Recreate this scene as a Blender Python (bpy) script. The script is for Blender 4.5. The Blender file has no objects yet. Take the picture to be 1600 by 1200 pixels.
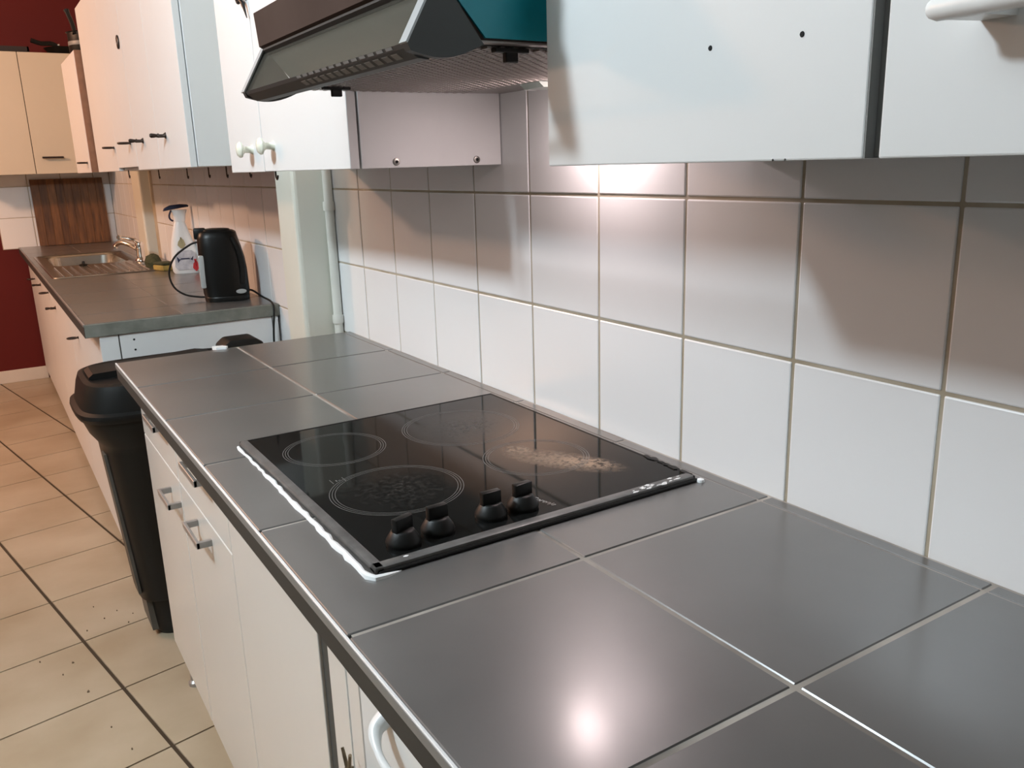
import bpy, bmesh, math, random
from mathutils import Vector, Matrix
random.seed(7)
S = bpy.context.scene
COL = S.collection
PI = math.pi

# ------------------------------------------------------------------ camera
def cam_axes(yaw, pitch, roll):
    f = Vector((math.sin(yaw)*math.cos(pitch), math.cos(yaw)*math.cos(pitch), -math.sin(pitch)))
    r = f.cross(Vector((0, 0, 1))).normalized(); u = r.cross(f)
    c, s = math.cos(roll), math.sin(roll)
    return r*c+u*s, u*c-r*s, f
cd = bpy.data.cameras.new('camera'); cam = bpy.data.objects.new('camera', cd); COL.objects.link(cam)
r_, u_, f_ = cam_axes(0.557, 0.256, -0.0307)
m = Matrix((r_, u_, -f_)).transposed().to_4x4(); m.translation = Vector((-0.8575, -0.1953, 1.3452))
cam.matrix_world = m
cd.sensor_width = 36; cd.lens = 1319.1/1600*36; cd.clip_start = 0.02
S.camera = cam

# ------------------------------------------------------------------ light
w = bpy.data.worlds.new('room_air'); S.world = w; w.use_nodes = True
w.node_tree.nodes['Background'].inputs[0].default_value = (0.9, 0.95, 1, 1)
w.node_tree.nodes['Background'].inputs[1].default_value = 0.05
def point(name, loc, col, power, rad):
    l = bpy.data.lights.new(name, 'POINT'); l.color = col; l.energy = power; l.shadow_soft_size = rad
    o = bpy.data.objects.new(name, l); o.location = loc; COL.objects.link(o); return o
point('ceiling_light_cool', (-1.78, 1.30, 2.42), (0.86, 1.0, 1.09), 79, 0.10)
point('ceiling_light_warm', (-2.3, 4.5, 2.35), (1.0, 0.55, 0.34), 92, 0.10)
hl = bpy.data.lights.new('hood_light', 'AREA'); hl.shape = 'RECTANGLE'; hl.size = 0.045; hl.size_y = 0.06; hl.color = (1.0, 0.82, 0.82); hl.energy = 0.72
hlo = bpy.data.objects.new('hood_light', hl); hlo.location = (-0.056, 0.860, 1.450); COL.objects.link(hlo)   # the hood's own lamp, facing down
point('hood_bulb', (-0.062, 0.885, 1.444), (1.0, 0.80, 0.78), 0.36, 0.015)   # sideways glow of the same lamp
S.view_settings.view_transform = 'Standard'; S.view_settings.look = 'None'
S.view_settings.gamma = 1; S.view_settings.use_curve_mapping = False
S.view_settings.exposure = 0.60

# ------------------------------------------------------------------ materials
def mat(name, col, rough=0.5, metal=0.0, var=0.0, scale=8, col2=None, bump=0.0, bscale=60, coat=0.0, spec=0.5, stretch=None, rvar=0.0, alpha=None, trans=0.0):
    m = bpy.data.materials.new(name); m.use_nodes = True
    n = m.node_tree.nodes; l = m.node_tree.links; b = n['Principled BSDF']
    b.inputs['Base Color'].default_value = (*col, 1); b.inputs['Roughness'].default_value = rough
    b.inputs['Metallic'].default_value = metal; b.inputs['Coat Weight'].default_value = coat; b.inputs['Coat Roughness'].default_value = 0.19
    b.inputs['Specular IOR Level'].default_value = spec
    b.inputs['Transmission Weight'].default_value = trans
    if alpha is not None: b.inputs['Alpha'].default_value = alpha
    if var or col2 or bump or rvar:
        tc = n.new('ShaderNodeTexCoord'); mp = n.new('ShaderNodeMapping')
        geo = n.new('ShaderNodeNewGeometry')
        l.new(geo.outputs['Position'], mp.inputs[0])
        if stretch: mp.inputs['Scale'].default_value = stretch
        nz = n.new('ShaderNodeTexNoise'); nz.inputs['Scale'].default_value = scale; nz.inputs['Detail'].default_value = 6
        l.new(mp.outputs[0], nz.inputs['Vector'])
        rp = n.new('ShaderNodeValToRGB'); rp.color_ramp.elements[0].position = 0.32; rp.color_ramp.elements[1].position = 0.68
        c2 = col2 if col2 else tuple(min(1, c*(1+var)) for c in col); c1 = col if col2 else tuple(c*(1-var) for c in col)
        rp.color_ramp.elements[0].color = (*c1, 1); rp.color_ramp.elements[1].color = (*c2, 1)
        l.new(nz.outputs[0], rp.inputs[0]); l.new(rp.outputs[0], b.inputs['Base Color'])
        if rvar:
            mr = n.new('ShaderNodeMapRange'); mr.inputs[3].default_value = max(0.02, rough-rvar); mr.inputs[4].default_value = rough+rvar
            l.new(nz.outputs[0], mr.inputs[0]); l.new(mr.outputs[0], b.inputs['Roughness'])
        if bump:
            n2 = n.new('ShaderNodeTexNoise'); n2.inputs['Scale'].default_value = bscale; n2.inputs['Detail'].default_value = 4
            l.new(mp.outputs[0], n2.inputs['Vector'])
            bp = n.new('ShaderNodeBump'); bp.inputs['Strength'].default_value = bump; bp.inputs['Distance'].default_value = 0.002
            l.new(n2.outputs[0], bp.inputs['Height']); l.new(bp.outputs[0], b.inputs['Normal'])
    return m
WHITE_TILE = mat('white_glazed_tile', (0.84, 0.85, 0.855), 0.24, var=0.010, scale=3, bump=0.06, bscale=14)
GROUT = mat('wall_grout', (0.36, 0.30, 0.21), 0.85, col2=(0.52, 0.47, 0.38), scale=9)
PAINT = mat('cream_paint', (0.66, 0.66, 0.58), 0.5, var=0.03, scale=4, bump=0.15, bscale=30)
REDP = mat('red_wall_paint', (0.105, 0.0085, 0.006), 0.6, spec=0.25, var=0.05, scale=3, bump=0.1, bscale=40)
TAUPE = mat('taupe_wall_paint', (0.20, 0.185, 0.16), 0.7, var=0.03, scale=3)
CEIL = mat('ceiling_paint', (0.54, 0.54, 0.52), 0.8, var=0.02)
SKIRT = mat('skirting_paint', (0.66, 0.60, 0.52), 0.5, var=0.04)
FTILE = mat('beige_floor_tile', (0.36, 0.285, 0.19), 0.34, col2=(0.47, 0.395, 0.29), scale=3.5, rvar=0.05)
FGROUT = mat('dark_floor_grout', (0.045, 0.03, 0.015), 0.9, var=0.2)
CTILE = mat('grey_counter_tile', (0.082, 0.079, 0.075), 0.38, col2=(0.104, 0.100, 0.095), scale=7, spec=1.0, coat=0.55, rvar=0.04, bump=0.05, bscale=45)
CGROUT = mat('counter_grout', (0.12, 0.10, 0.085), 0.85, col2=(0.46, 0.42, 0.37), scale=6)
CEDGE = mat('raw_cement_edge', (0.14, 0.145, 0.12), 0.8, col2=(0.22, 0.22, 0.19), scale=25, bump=0.3)
DEDGE = mat('dark_counter_edge', (0.030, 0.030, 0.027), 0.6, var=0.1)
ALU = mat('aluminium_trim', (0.80, 0.80, 0.80), 0.35, metal=0.2)
ALU3 = mat('dull_edge_metal', (0.20, 0.195, 0.185), 0.45)
ALU2 = mat('satin_handle_metal', (0.40, 0.39, 0.38), 0.38, metal=0.7)
LAM = mat('white_laminate', (0.715, 0.72, 0.715), 0.45, var=0.01, scale=4)
LAMG = mat('glossy_white_laminate', (0.74, 0.72, 0.68), 0.2, var=0.012, scale=3)
CREAM = mat('cream_laminate', (0.62, 0.55, 0.43), 0.4, var=0.02, scale=3)
BROWNB = mat('bare_brown_board', (0.30, 0.14, 0.075), 0.7, var=0.12, scale=30)
DARKGAP = mat('dark_seam', (0.07, 0.068, 0.06), 0.7)
GAPG = mat('door_gap_shade', (0.19, 0.195, 0.19), 0.6)  # colour carries the shade of the gap between the doors
BRONZE = mat('dark_bronze', (0.035, 0.022, 0.016), 0.4, metal=0.5)
WPLAS = mat('white_plastic', (0.80, 0.81, 0.80), 0.3)
IVORY = mat('ivory_porcelain', (0.80, 0.79, 0.66), 0.25)
BLACKP = mat('black_plastic', (0.006, 0.006, 0.0055), 0.45, spec=0.3, bump=0.05, bscale=200)
BLACKK = mat('kettle_black_plastic', (0.005, 0.005, 0.0045), 0.36, spec=0.3)
BINGREY = mat('lighter_grey_plastic', (0.085, 0.078, 0.066), 0.55, var=0.2, scale=12)
STEEL = mat('stainless_steel', (0.50, 0.47, 0.42), 0.22, metal=0.95, var=0.06, scale=14)
CHROME = mat('chrome', (0.75, 0.73, 0.70), 0.10, metal=1.0)
HOODB = mat('brown_enamel', (0.050, 0.034, 0.029), 0.7, spec=0.08, var=0.12, scale=9)
HOODG = mat('dark_grey_plastic', (0.036, 0.038, 0.036), 0.45, var=0.06)
VISOR = mat('smoked_visor', (0.23, 0.225, 0.185), 0.3, var=0.05, scale=30, stretch=(1, .15, 1), alpha=0.16)
OLIVEG = mat('olive_grey_enamel', (0.115, 0.112, 0.090), 0.5, var=0.06, scale=30, stretch=(1, .2, 1))
SILVER = mat('silver_edge', (0.42, 0.44, 0.45), 0.4, metal=0.3)
TEAL = mat('teal_film', (0.0, 0.27, 0.34), 0.35)
FILTM = mat('filter_metal', (0.32, 0.29, 0.27), 0.4, metal=0.6)
SLOTG = mat('pale_slot_grey', (0.24, 0.235, 0.22), 0.6)
FILTD = mat('filter_dark', (0.03, 0.027, 0.025), 0.8)
SEAL = mat('white_sealant', (0.85, 0.86, 0.86), 0.4, bump=0.5, bscale=50)
PRINT = mat('grey_print', (0.12, 0.12, 0.115), 0.4)
PRINT2 = mat('pale_print', (0.36, 0.36, 0.35), 0.4)
HFRAME = mat('hob_rim_metal', (0.105, 0.100, 0.095), 0.4, metal=0.0, var=0.25, scale=40)
NAVY = mat('navy_plastic', (0.012, 0.016, 0.05), 0.4)
REDPL = mat('red_label', (0.5, 0.02, 0.025), 0.5)
GREYLAB = mat('grey_label', (0.42, 0.41, 0.45), 0.5, col2=(0.62, 0.6, 0.62), scale=60)
OLIVE = mat('olive_print', (0.42, 0.36, 0.2), 0.5)
SPGREEN = mat('scourer_green', (0.05, 0.055, 0.025), 0.95, bump=1, bscale=250, var=0.3, scale=60)
SPYEL = mat('sponge_yellow', (0.36, 0.26, 0.07), 0.95, bump=1, bscale=200, var=0.2, scale=40)
LEVEL = mat('clear_level_window', (0.42, 0.43, 0.42), 0.15, spec=0.6)
SCREW = mat('screw_metal', (0.25, 0.24, 0.22), 0.35, metal=0.9)
HOLE = mat('hole_black', (0.01, 0.01, 0.01), 0.9)
GLASSY = mat('lamp_lens', (0.62, 0.70, 0.66), 0.15, trans=0.6)
WHITEPIPE = mat('painted_pipe', (0.70, 0.70, 0.64), 0.45, var=0.05, scale=12, bump=0.3, bscale=40)

def wood_mat():
    m = bpy.data.materials.new('chopping_board_wood'); m.use_nodes = True
    n = m.node_tree.nodes; l = m.node_tree.links; b = n['Principled BSDF']; b.inputs['Roughness'].default_value = 0.5
    oi = n.new('ShaderNodeObjectInfo'); geo = n.new('ShaderNodeNewGeometry')
    mp = n.new('ShaderNodeMapping'); mp.inputs['Scale'].default_value = (60, 60, 7); l.new(geo.outputs['Position'], mp.inputs[0])
    nz = n.new('ShaderNodeTexNoise'); nz.inputs['Scale'].default_value = 1.0; nz.inputs['Detail'].default_value = 5
    l.new(mp.outputs[0], nz.inputs['Vector'])
    rp = n.new('ShaderNodeValToRGB'); rp.color_ramp.elements[0].color = (0.075, 0.031, 0.009, 1); rp.color_ramp.elements[1].color = (0.20, 0.088, 0.028, 1)
    rp.color_ramp.elements[0].position = 0.3; rp.color_ramp.elements[1].position = 0.7
    l.new(nz.outputs[0], rp.inputs[0])
    mx = n.new('ShaderNodeMix'); mx.data_type = 'RGBA'; mx.blend_type = 'MULTIPLY'; mx.inputs[0].default_value = 1
    r2 = n.new('ShaderNodeValToRGB'); r2.color_ramp.elements[0].color = (0.72, 0.66, 0.6, 1); r2.color_ramp.elements[1].color = (1.35, 1.3, 1.2, 1)
    l.new(oi.outputs['Random'], r2.inputs[0])
    l.new(rp.outputs[0], mx.inputs[6]); l.new(r2.outputs[0], mx.inputs[7]); l.new(mx.outputs[2], b.inputs['Base Color'])
    return m
WOOD = wood_mat()

def glass_mat():
    """black hob glass with scorched brown residue and worn patches at fixed places on the glass"""
    m = bpy.data.materials.new('hob_black_glass'); m.use_nodes = True
    n = m.node_tree.nodes; l = m.node_tree.links; b = n['Principled BSDF']
    geo = n.new('ShaderNodeNewGeometry')
    nz = n.new('ShaderNodeTexNoise'); nz.inputs['Scale'].default_value = 110; nz.inputs['Detail'].default_value = 9; nz.inputs['Roughness'].default_value = 0.7
    l.new(geo.outputs['Position'], nz.inputs['Vector'])
    prev = None
    def blob(cx, cy, ang, sx, sy, lo, hi):
        sub = n.new('ShaderNodeVectorMath'); sub.operation = 'SUBTRACT'; l.new(geo.outputs['Position'], sub.inputs[0]); sub.inputs[1].default_value = (cx, cy, 0.908)
        rot = n.new('ShaderNodeVectorRotate'); rot.rotation_type = 'Z_AXIS'; rot.inputs['Angle'].default_value = -ang; l.new(sub.outputs[0], rot.inputs['Vector'])
        sc = n.new('ShaderNodeVectorMath'); sc.operation = 'MULTIPLY'; sc.inputs[1].default_value = (1/sx, 1/sy, 0); l.new(rot.outputs[0], sc.inputs[0])
        ln = n.new('ShaderNodeVectorMath'); ln.operation = 'LENGTH'; l.new(sc.outputs[0], ln.inputs[0])
        mr = n.new('ShaderNodeMapRange'); mr.inputs[1].default_value = 1; mr.inputs[2].default_value = 0; l.new(ln.outputs['Value'], mr.inputs[0])
        ml = n.new('ShaderNodeMath'); ml.operation = 'MULTIPLY'; l.new(mr.outputs[0], ml.inputs[0])
        m2 = n.new('ShaderNodeMapRange'); m2.inputs[1].default_value = lo; m2.inputs[2].default_value = hi; l.new(nz.outputs[0], m2.inputs[0])
        l.new(m2.outputs[0], ml.inputs[1]); return ml
    def add(a, c):
        x = n.new('ShaderNodeMath'); x.operation = 'ADD'; x.use_clamp = True; l.new(a.outputs[0], x.inputs[0]); l.new(c.outputs[0], x.inputs[1]); return x
    brown = add(add(blob(-0.158, 0.790, -1.05, 0.110, 0.040, 0.34, 0.56), blob(-0.185, 0.872, -0.9, 0.03, 0.022, 0.42, 0.6)), blob(-0.13, 0.757, -1.1, 0.045, 0.025, 0.42, 0.6))
    grey = add(blob(-0.198, 1.03, 0.5, 0.12, 0.085, 0.36, 0.68), blob(-0.41, 0.832, 0, 0.10, 0.10, 0.45, 0.85))
    mx = n.new('ShaderNodeMix'); mx.data_type = 'RGBA'; mx.inputs[6].default_value = (0.0065, 0.0068, 0.0065, 1); mx.inputs[7].default_value = (0.06, 0.058, 0.054, 1)
    l.new(grey.outputs[0], mx.inputs[0])
    m3 = n.new('ShaderNodeMix'); m3.data_type = 'RGBA'; m3.inputs[7].default_value = (0.34, 0.24, 0.17, 1)
    l.new(mx.outputs[2], m3.inputs[6]); l.new(brown.outputs[0], m3.inputs[0]); l.new(m3.outputs[2], b.inputs['Base Color'])
    tot = add(brown, grey); rr = n.new('ShaderNodeMapRange'); b.inputs['Specular IOR Level'].default_value = 0.07; rr.inputs[3].default_value = 0.05; rr.inputs[4].default_value = 0.6
    l.new(tot.outputs[0], rr.inputs[0]); l.new(rr.outputs[0], b.inputs['Roughness'])
    return m
HGLASS = glass_mat()

# ------------------------------------------------------------------ mesh helpers
def box(bm, x0, x1, y0, y1, z0, z1):
    x0, x1 = sorted((x0, x1)); y0, y1 = sorted((y0, y1)); z0, z1 = sorted((z0, z1))
    v = [bm.verts.new(p) for p in ((x0,y0,z0),(x1,y0,z0),(x1,y1,z0),(x0,y1,z0),(x0,y0,z1),(x1,y0,z1),(x1,y1,z1),(x0,y1,z1))]
    for f in ((0,3,2,1),(4,5,6,7),(0,1,5,4),(1,2,6,5),(2,3,7,6),(3,0,4,7)): bm.faces.new([v[i] for i in f])
def bevel(bm, w, seg=2):
    bmesh.ops.bevel(bm, geom=list(bm.edges), offset=w, segments=seg, affect='EDGES', profile=0.5)
def bx(x0, x1, y0, y1, z0, z1, bv=0.0, seg=2):
    bm = bmesh.new(); box(bm, x0, x1, y0, y1, z0, z1)
    if bv: bevel(bm, bv, seg)
    return bm
def prism(pts, axis, a, b):
    """pts: 2-D outline; axis 'y' -> (x,z), axis 'z' -> (x,y), axis 'x' -> (y,z)"""
    bm = bmesh.new()
    def P(p, t): return {'y': (p[0], t, p[1]), 'z': (p[0], p[1], t), 'x': (t, p[0], p[1])}[axis]
    A = [bm.verts.new(P(p, a)) for p in pts]; B = [bm.verts.new(P(p, b)) for p in pts]; n = len(pts)
    bm.faces.new(A); bm.faces.new(B[::-1])
    for i in range(n): bm.faces.new((A[i], B[i], B[(i+1) % n], A[(i+1) % n]))
    bmesh.ops.recalc_face_normals(bm, faces=list(bm.faces)); return bm
def smooth_path(pts, n=8):
    pts = [Vector(p) for p in pts]; out = []
    for i in range(len(pts)-1):
        p0 = pts[max(i-1, 0)]; p1 = pts[i]; p2 = pts[i+1]; p3 = pts[min(i+2, len(pts)-1)]
        for k in range(n):
            t = k/n; out.append(0.5*((2*p1)+(p2-p0)*t+(2*p0-5*p1+4*p2-p3)*t*t+(3*p1-p0-3*p2+p3)*t**3))
    out.append(pts[-1]); return out
def tube(path, r, seg=10, bm=None, closed=False):
    bm = bm or bmesh.new(); path = [Vector(p) for p in path]; rings = []; up = None
    N = len(path)
    for i, p in enumerate(path):
        a = path[(i-1) % N] if (closed or i > 0) else path[i]; b = path[(i+1) % N] if (closed or i < N-1) else path[i]
        t = (b-a).normalized()
        if up is None:
            up = Vector((0,0,1)) if abs(t.z) < 0.9 else Vector((1,0,0))
        u = (up-t*up.dot(t)).normalized(); up = u; v = t.cross(u)
        rr = r[i] if isinstance(r, (list, tuple)) else r
        rings.append([bm.verts.new(p+(u*math.cos(2*PI*k/seg)+v*math.sin(2*PI*k/seg))*rr) for k in range(seg)])
    for i in range(N if closed else N-1):
        A = rings[i]; B = rings[(i+1) % N]
        for k in range(seg): bm.faces.new((A[k], A[(k+1) % seg], B[(k+1) % seg], B[k]))
    if not closed: bm.faces.new(rings[0][::-1]); bm.faces.new(rings[-1])
    bmesh.ops.recalc_face_normals(bm, faces=list(bm.faces)); return bm
def lathe(prof, seg=24, M=None, bm=None):
    bm = bm or bmesh.new(); M = M or Matrix.Identity(4); rings = []
    for r, z in prof: rings.append([bm.verts.new(M @ Vector((max(r, 1e-5)*math.cos(2*PI*k/seg), max(r, 1e-5)*math.sin(2*PI*k/seg), z))) for k in range(seg)])
    for A, B in zip(rings, rings[1:]):
        for k in range(seg): bm.faces.new((A[k], A[(k+1) % seg], B[(k+1) % seg], B[k]))
    bm.faces.new(rings[0][::-1]); bm.faces.new(rings[-1])
    bmesh.ops.recalc_face_normals(bm, faces=list(bm.faces)); return bm
def loft(secs, bm=None):
    bm = bm or bmesh.new(); R = [[bm.verts.new(p) for p in s] for s in secs]; n = len(secs[0])
    for A, B in zip(R, R[1:]):
        for k in range(n): bm.faces.new((A[k], A[(k+1) % n], B[(k+1) % n], B[k]))
    bm.faces.new(R[0][::-1]); bm.faces.new(R[-1])
    bmesh.ops.recalc_face_normals(bm, faces=list(bm.faces)); return bm
def superell(cx, cy, z, a, b, e=3.0, n=40, rot=0.0):
    out = []
    for k in range(n):
        t = 2*PI*k/n; c, s = math.cos(t), math.sin(t)
        x = a*math.copysign(abs(c)**(2/e), c); y = b*math.copysign(abs(s)**(2/e), s)
        out.append(Vector((cx+x*math.cos(rot)-y*math.sin(rot), cy+x*math.sin(rot)+y*math.cos(rot), z)))
    return out
def wloc(o):
    v = Vector((0,0,0))
    while o is not None: v += o.location; o = o.parent
    return v
def obj(name, bm, material, parent=None, smooth=False, label=None, loc=None):
    """one mesh object; vertices are given in world space and moved to the object's own origin"""
    base = wloc(parent) if parent else Vector((0,0,0))
    org = Vector(loc) if loc is not None else base
    bmesh.ops.translate(bm, verts=list(bm.verts), vec=-org)
    me = bpy.data.meshes.new(name); bm.to_mesh(me); bm.free(); me.materials.append(material)
    if smooth:
        for p in me.polygons: p.use_smooth = True
        try: me.set_sharp_from_angle(angle=math.radians(40))
        except Exception: pass
    o = bpy.data.objects.new(name, me); COL.objects.link(o)
    if parent: o.parent = parent; o.location = org-base
    else: o.location = org
    if label: o['label'] = label
    return o
def inst(name, me, loc, parent):
    o = bpy.data.objects.new(name, me); COL.objects.link(o); o.parent = parent; o.location = Vector(loc)-wloc(parent); return o
def tag(o, label, cat, group=None):
    o['label'] = label; o['category'] = cat
    if group: o['group'] = group
    return o
def thing(name, label, cat, loc, group=None):
    o = bpy.data.objects.new(name, None); o.empty_display_size = 0.05; COL.objects.link(o); o.location = loc
    return tag(o, label, cat, group)
def struct(name, bm, m, parent=None):
    o = obj(name, bm, m, parent)
    if not parent: o['kind'] = 'structure'
    return o
def mesh_of(bm, m, smooth=False):
    me = bpy.data.meshes.new('piece'); bm.to_mesh(me); bm.free(); me.materials.append(m)
    if smooth:
        for p in me.polygons: p.use_smooth = True
    return me

# ------------------------------------------------------------------ room
YE = 6.35; XL = -3.0; YB = -2.2; ZC = 2.75
floor = struct('floor', bx(XL, 0.12, YB, YE+0.12, -0.1, -0.004), FGROUT)
struct('ceiling', bx(XL-0.1, 0.12, YB-0.1, YE+0.12, ZC, ZC+0.1), CEIL)
wall_r = struct('wall_right', bx(0.004, 0.12, YB, YE, -0.004, ZC), PAINT)
wall_f = struct('wall_far', bx(XL, 0.12, YE+0.004, YE+0.12, -0.004, ZC), REDP)
struct('wall_left', bx(XL-0.1, XL, YB, YE+0.12, -0.004, ZC), TAUPE)
struct('wall_back', bx(XL-0.1, 0.12, YB-0.1, YB, -0.004, ZC), TAUPE)
struct('baseboard_far', bx(XL, -0.565, YE-0.012, YE+0.004, 0, 0.085, 0.003), SKIRT)
# floor tiles: grid turned by about 11 degrees, clipped to the room
th = math.atan2(0.19, 0.982); nx, ny = math.cos(th), math.sin(th); dx, dy = -ny, nx
PU, PV = 0.3315, 0.3325
def clip(poly, f):
    out = []
    for i in range(len(poly)):
        a, b = poly[i], poly[(i+1) % len(poly)]; fa, fb = f(a), f(b)
        if fa >= 0: out.append(a)
        if (fa >= 0) != (fb >= 0):
            t = fa/(fa-fb); out.append((a[0]+(b[0]-a[0])*t, a[1]+(b[1]-a[1])*t))
    return out
full = None
for i in range(-9, 7):
    for j in range(-12, 16):
        u0 = -0.299+PU*i+0.005; u1 = u0+PU-0.010; v0 = 2.512+PV*j+0.003; v1 = v0+PV-0.006
        q = [(u*nx+v*dx, u*ny+v*dy) for u, v in ((u0,v0),(u1,v0),(u1,v1),(u0,v1))]
        c = (sum(p[0] for p in q)/4, sum(p[1] for p in q)/4)
        lim = [lambda p: p[0]+1.75, lambda p: -0.30-p[0], lambda p: p[1]+0.2, lambda p: YE-p[1]]
        p = q
        for f in lim:
            p = clip(p, f) if p else p
        if len(p) < 3: continue
        ar = abs(sum(p[k][0]*p[(k+1) % len(p)][1]-p[(k+1) % len(p)][0]*p[k][1] for k in range(len(p))))/2
        if ar < 0.004: continue
        if ar > 0.999*(PU-0.010)*(PV-0.006):
            if full is None:
                bm = prism([(a-c[0], b-c[1]) for a, b in q], 'z', -0.02, 0.0); full = mesh_of(bm, FTILE)
            inst('floor_tile', full, (c[0], c[1], 0), floor)
        else:
            bm = prism([(a-c[0], b-c[1]) for a, b in p], 'z', -0.02, 0.0)
            inst('floor_tile', mesh_of(bm, FTILE), (c[0], c[1], 0), floor)
CRUMB = mat('dark_crumb', (0.10, 0.07, 0.04), 0.9)
for x, y, r in ((-0.755, 2.47, .006), (-0.81, 2.30, .007), (-0.79, 2.12, .008), (-0.70, 2.52, .004), (-0.66, 2.55, .004), (-0.64, 2.45, .004), (-0.72, 2.62, .004), (-0.84, 2.25, .004), (-0.76, 1.92, .005), (-0.73, 1.80, .004), (-0.62, 2.50, .004), (-0.89, 2.36, .005)):
    obj('crumb', prism([(x+0.5*r*(0.6+0.6*random.random())*math.cos(t), y+0.7*r*(0.6+random.random())*math.sin(t)) for t in (0, 1.1, 2.2, 3.4, 4.5, 5.5)], 'z', 0, 0.002), CRUMB, floor)
# wall tiles (20 cm) as separate pieces, grout bed behind
ROWZ = [0.6905, 0.8905, 1.0905, 1.2905, 1.4905]
_tm = {}
def wtile(w_, h_, axis):
    k = (round(w_, 3), round(h_, 3), axis)
    if k not in _tm:
        b_ = bx(0, 0.010, -w_/2, w_/2, -h_/2, h_/2, 0.0022, 2) if axis == 'x' else bx(-w_/2, w_/2, 0, 0.010, -h_/2, h_/2, 0.0022, 2)
        _tm[k] = mesh_of(b_, WHITE_TILE, False)
    return _tm[k]
def tile_field(wall, axis, edges, rows, gap=0.004):
    for a, b in zip(edges, edges[1:]):
        for z0, z1 in rows:
            w_ = b-a-gap; h_ = z1-z0-gap
            if w_ < 0.01: continue
            t = random.uniform(-0.0004, 0.0004)
            if axis == 'x': inst('tile', wtile(w_, h_, 'x'), (t, (a+b)/2, (z0+z1)/2), wall)
            else: inst('tile', wtile(w_, h_, 'y'), ((a+b)/2, YE-0.004+t, (z0+z1)/2), wall)
rowsA = list(zip(ROWZ[1:], ROWZ[2:]))
edgesA = [0.3029+0.2*k for k in range(-7, 9)]+[2.092]
tile_field(wall_r, 'x', edgesA, rowsA)
struct('grout_bed', bx(0.0016, 0.02, -1.1, 2.1, 0.85, 1.495), GROUT, wall_r)
edgesB = [2.266]+[2.365+0.2*k for k in range(0, 13)]
tile_field(wall_r, 'x', edgesB, list(zip(ROWZ, ROWZ[1:]))[0:4])
edgesB2 = [5.09, 5.165, 5.365, 5.565, 5.765, 5.965, 6.165, 6.345]
tile_field(wall_r, 'x', edgesB2, rowsA)
struct('grout_bed', bx(0.0016, 0.02, 2.23, YE, 0.60, 1.495), GROUT, wall_r)
tile_field(wall_f, 'y', [-0.70, -0.50, -0.30, -0.10, 0.0], rowsA)
struct('grout_bed', bx(-0.702, 0.0, YE-0.0015, YE+0.01, 0.889, 1.495), GROUT, wall_f)
# painted pilasters
def pilaster(name, y0, y1, x1):
    bm = bx(0.03, x1, y0, y1, 0, ZC, 0.012, 3); o = struct(name, bm, PAINT)
    return o
pilaster('trim_1', 2.105, 2.262, -0.106)
pilaster('trim_2', 4.86, 5.085, -0.055)
pp = thing('wall_pipe', 'thin white painted pipe running up beside the near pilaster', 'pipe', (-0.012, 2.090, 0.0))
obj('tube', tube([(-0.014, 2.086, 0.0), (-0.014, 2.086, 2.6)], 0.0125, 14), WHITEPIPE, pp, True)
for z in (0.93, 1.245):
    obj('collar', lathe([(0.0155, z-0.012), (0.0165, z), (0.0155, z+0.012)], 16, Matrix.Translation((-0.014, 2.086, 0))), WHITEPIPE, pp, True)

# ------------------------------------------------------------------ countertops
JY = [0.2210+0.3021*k for k in range(-6, 7)]; JY[-1] = 2.030
XF = -0.6126; XM = -0.3191; XS = -0.026
ct = thing('tiled_countertop', 'grey tiled countertop in the foreground with the black hob set into it', 'countertop', (-0.3, 0.8, 0.862))
obj('slab', bx(XF+0.008, -0.001, -1.59, 2.028, 0.862, 0.8986), CGROUT, ct)
_c = {}
def ctile(w_, l_):
    k = (round(w_, 3), round(l_, 3))
    if k not in _c: _c[k] = mesh_of(bx(-w_/2, w_/2, -l_/2, l_/2, -0.008, 0, 0.0013, 1), CTILE)
    return _c[k]
HX0, HX1, HY0, HY1 = -0.5365, -0.046, 0.623, 1.187
g = 0.0055
for a, b in zip(JY, JY[1:]):
    for x0, x1 in ((XF+0.004, XM), (XM, XS), (XS, -0.003)):
        gg = g if x1 > -0.01 or x0 < -0.1 else g
        xx0, xx1 = x0+(gg/2 if x0 > -0.6 else 0.0), x1-gg/2
        if x1 == -0.003: xx0 = x0+0.0015
        if x0 == XM: xx1 = x1-0.001
        inst('counter_tile', ctile(xx1-xx0, b-a-gg), ((xx0+xx1)/2, (a+b)/2, 0.900+random.uniform(-0.0003, 0.0003)), ct)
obj('edge_band', bx(XF, XF+0.008, -1.59, 2.028, 0.862, 0.8885), DEDGE, ct, label='dark edge below the tiles')
obj('metal_trim', bx(XF-0.0005, XF+0.0028, -1.59, 2.029, 0.8985, 0.9010, 0.0005, 1), ALU, ct, label='bright aluminium edge strip')
obj('grey_lip', bx(XF-0.001, XF+0.004, -1.59, 2.028, 0.8885, 0.8987), ALU3, ct)
obj('end_band', bx(XF+0.004, -0.002, 2.028, 2.034, 0.862, 0.899), CEDGE, ct)
obj('plaster_crumb', prism([(-0.372, 2.025), (-0.349, 2.016), (-0.342, 2.028), (-0.352, 2.045), (-0.377, 2.05)], 'z', 0.897, 0.906), SEAL, ct, label='white plaster crumb on the far edge')

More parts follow.
